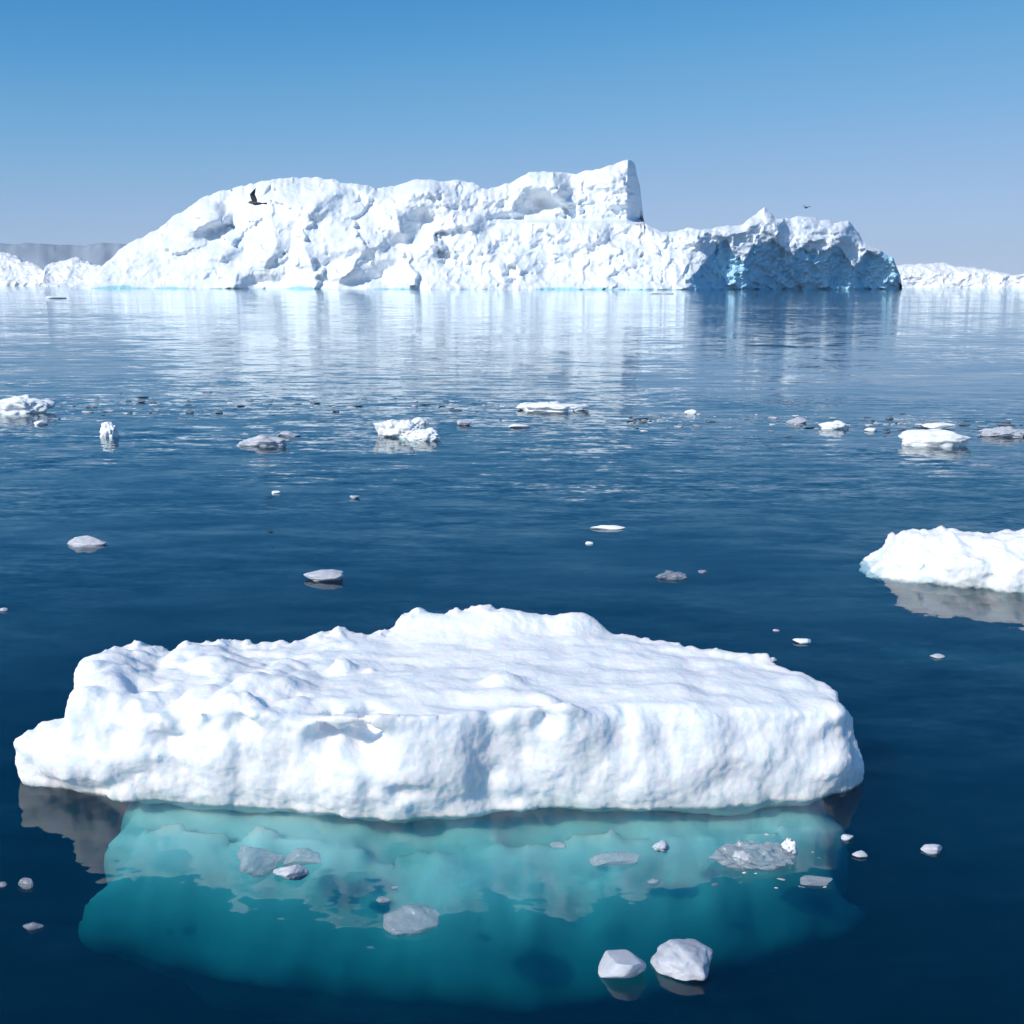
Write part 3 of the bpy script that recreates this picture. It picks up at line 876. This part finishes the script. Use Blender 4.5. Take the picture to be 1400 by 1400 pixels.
chunk(1178, 1173, 22, 9, 'tiny pale ice piece right of the mushy grey raft', 109, 'slab', M_pink, sub=3)
chunk(1160, 1149, 16, 7, 'tiny pale ice bit under the right end of the near floe', 110, 'slab', M_pink, sub=3)
chunk(1277, 1166, 30, 16, 'small grey white ice piece alone in dark water at lower right', 111, 'block', M_pink, sub=4)
chunk(34, 1214, 20, 18, 'small pale ice point alone in dark water at lower left', 113, 'block', M_clear, sub=4)
chunk(2, 1212, 10, 8, 'tiny ice bit at the very left edge below the near floe', 115, 'block', M_clear, sub=3)
chunk(44, 1270, 26, 8, 'thin pale ice streak beside the left tip of the submerged foot', 116, 'slab', M_clear, dr=.3, sub=3)
chunk(765, 1160, 24, 8, 'small dark wet ice bit over the foot above the grey sliver', 117, 'slab', M_clear, sub=3)
chunk(893, 1208, 18, 6, 'small dark wet ice bit over the foot right of the grey sliver', 118, 'slab', M_clear, sub=3)
chunk(523, 1234, 20, 6, 'small dark wet ice bit left of the flat clear lump', 119, 'slab', M_clear, sub=3)
chunk(540, 1216, 9, 5, 'tiny dark ice speck above the flat clear lump', 120, 'block', M_clear, sub=3)
chunk(854, 1350, 62, 38, 'pointed pinkish white ice block, left of the bottom pair', 121, 'crystal', M_pink, dr=1.0, sink=.25)
chunk(934, 1342, 88, 50, 'larger faceted pinkish white ice block, right of the bottom pair', 141, 'block', M_pink, dr=1.0, sink=.25)
chunk(75, 408, 26, 3, 'thin floating ice streak near the foot of the left bergs', 128, 'slab', dr=.4, sub=3)
chunk(905, 402, 40, 3, 'thin floating ice streak at the foot of the big iceberg', 129, 'slab', dr=.4, sub=3)

# fine brash: every piece its own object, sharing a few meshes
M_dark = plain_mat('dark_wet_ice', (.07, .10, .14), .25, 8, (.22, .26, .30))
protos = []
for k in range(10):
    V, Q = chunk_mesh(1, .55 + .3 * random.random(), .16 + .12 * random.random(), 200 + k, ['block', 'slab', 'lump', 'slush'][k % 4], 3, .35)
    me = mesh_obj('ice_fragment', V, Q, [M_white, M_dark, M_pink, M_clear, M_dark][k % 5])
    protos.append(me.data); bpy.data.objects.remove(me)
def fragment(px, py, wpx, k, label, group):
    c = at_z(px, py); s = wpx * np.linalg.norm(c - CAM) / F
    o = bpy.data.objects.new('ice_fragment', protos[k % len(protos)]); COL.objects.link(o)
    o.location = (c[0], c[1], 0); o.scale = (s * random.uniform(.8, 1.5), s, s * random.uniform(.4, 1.0)); o.rotation_euler = (0, 0, random.uniform(-.5, .5))
    tag(o, label, 'ice fragment', group)
for k in range(130):
    px = random.uniform(40, 700); py = random.gauss(np.interp(px, [40, 350, 700], [560, 556, 556]), 9)
    fragment(px, py, random.choice([3, 4, 5, 6, 7, 9, 13]), random.randrange(10), 'tiny ice fragment in the thin brash line left of the tower reflection', 'tiny fragments in the left brash line')
for k in range(150):
    px = random.uniform(860, 1400); py = random.gauss(np.interp(px, [860, 1400], [574, 588]), 7)
    fragment(px, py, random.choice([3, 4, 5, 6, 7, 9, 13]), random.randrange(10), 'tiny ice fragment in the thin brash line right of the tower reflection', 'tiny fragments in the right brash line')
for k in range(16):
    fragment(random.uniform(960, 1140), random.uniform(1140, 1215), random.uniform(4, 10), random.randrange(10),
             'tiny ice crumb strewn around the mushy grey raft', 'ice crumbs around the mushy raft')

# ------------------------------------------------------------------ birds
M_bird = plain_mat('dark_plumage', (.06, .06, .062), .7, 12, (.15, .148, .145))
M_wing = plain_mat('wing_plumage', (.05, .052, .056), .7, 9, (.13, .13, .13))
M_beak = plain_mat('beak', (.25, .17, .05), .5)
def wing_mesh(pts, chords, th=.02):
    """feathered wing: spine points from shoulder to tip, chord widths, thin aerofoil section"""
    n = len(pts); V = []; m = 10
    for p, c in zip(pts, chords):
        for k in range(m):
            a = 2 * math.pi * k / m
            V.append((p[0] + math.cos(a) * c * .5 - .12 * c, p[1], p[2] + math.sin(a) * th * (c / .2) * (1 if math.sin(a) > 0 else .4)))
    Q = [[r * m + k, r * m + (k + 1) % m, (r + 1) * m + (k + 1) % m, (r + 1) * m + k] for r in range(n - 1) for k in range(m)]
    return np.array(V), Q
def bird(px, py, Y, head, s, label, near, far, bank):
    """flying gull: body along local +x; wings are spines in local y/z"""
    c = at_y(px, py, Y)
    b = empty('bird', c); tag(b, label, 'bird', 'gulls flying past the big iceberg')
    prof = [(-.30, .004, 0), (-.24, .022, .0), (-.14, .05, -.004), (-.02, .068, -.008), (.08, .064, -.002), (.15, .046, .012), (.19, .038, .022), (.23, .04, .028), (.265, .03, .028), (.285, .01, .024)]
    m = 14; V = []; 
    for x, r, z in prof:
        for k in range(m):
            a = 2 * math.pi * k / m; V.append((x, math.cos(a) * r, z + math.sin(a) * r * .92))
    Q = [[i * m + k, i * m + (k + 1) % m, (i + 1) * m + (k + 1) % m, (i + 1) * m + k] for i in range(len(prof) - 1) for k in range(m)]
    mesh_obj('body', np.array(V) * s, Q, M_bird, parent=b)
    Vt = np.array([(-.22, -.03, .012), (-.22, .03, .012), (-.40, .075, .01), (-.42, 0, .012), (-.40, -.075, .01)])
    Vt = np.concatenate([Vt, Vt - np.array([0, 0, .014])])
    Qt = [[0, 1, 2, 3], [0, 3, 4, 4], [5, 8, 7, 6], [5, 9, 8, 8]]
    T_ = [[0, 1, 2], [0, 2, 3], [0, 3, 4], [5, 7, 6], [5, 8, 7], [5, 9, 8]]
    for k in range(5):
        a, d = k, (k + 1) % 5
        T_ += [[a, a + 5, d + 5], [a, d + 5, d]]
    mesh_obj('tail', Vt * s, T_, M_wing, parent=b, smooth=False)
    Vb = []; 
    for x, r in [(.27, .014), (.31, .010), (.335, .005), (.345, .001)]:
        for k in range(8):
            a = 2 * math.pi * k / 8; Vb.append((x, math.cos(a) * r, .02 + math.sin(a) * r - (x - .27) * .15))
    Qb = [[i * 8 + k, i * 8 + (k + 1) % 8, (i + 1) * 8 + (k + 1) % 8, (i + 1) * 8 + k] for i in range(3) for k in range(8)]
    mesh_obj('beak', np.array(Vb) * s, Qb, M_beak, parent=b)
    for w_ in (near, far):
        V, Q = wing_mesh(*w_)
        mesh_obj('wing', V * s, Q, M_wing, parent=b)
    b.rotation_euler = (R(bank[0]), R(bank[1]), R(head))
    return b
ch = [.17, .22, .215, .19, .14, .07, .015]
def spine(side, dih, bend, sweep):
    P = []; y = .03; z = .03; x = .06
    for k in range(7):
        P.append((x, side * y, z))
        a = R(dih if k < 3 else bend)
        y += .098 * math.cos(a); z += .098 * math.sin(a); x += (.03 if k < 3 else -sweep)
    return P
bird(350, 278, 62, 196, 1.42, 'dark gull with a raised wing in front of the iceberg dome', (spine(1, 62, 30, .05), ch), (spine(-1, 35, -8, .05), ch), (20, 0))
bird(1102, 284, 105, 40, 1.0, 'distant gull with arched wings above the low iceberg shelf', (spine(1, 25, -12, .05), ch), (spine(-1, 25, -12, .05), ch), (8, 0))

# ------------------------------------------------------------------ air
HAZE = 0.26 / 14000
if HAZE:
    V, Q = box_verts(-HX - 500, HX + 500, Y0 - 200, Y1 + 500, DEEP - 1, 900)
    m = bpy.data.materials.new('haze_air'); t, N, L = nt(m)
    out = N('ShaderNodeOutputMaterial'); pv = N('ShaderNodeVolumePrincipled')
    pv.inputs['Color'].default_value = (.80, .90, 1, 1); pv.inputs['Density'].default_value = HAZE
    L(pv.outputs[0], out.inputs['Volume'])
    tag(mesh_obj('haze', V, Q, m, smooth=False), kind='stuff')
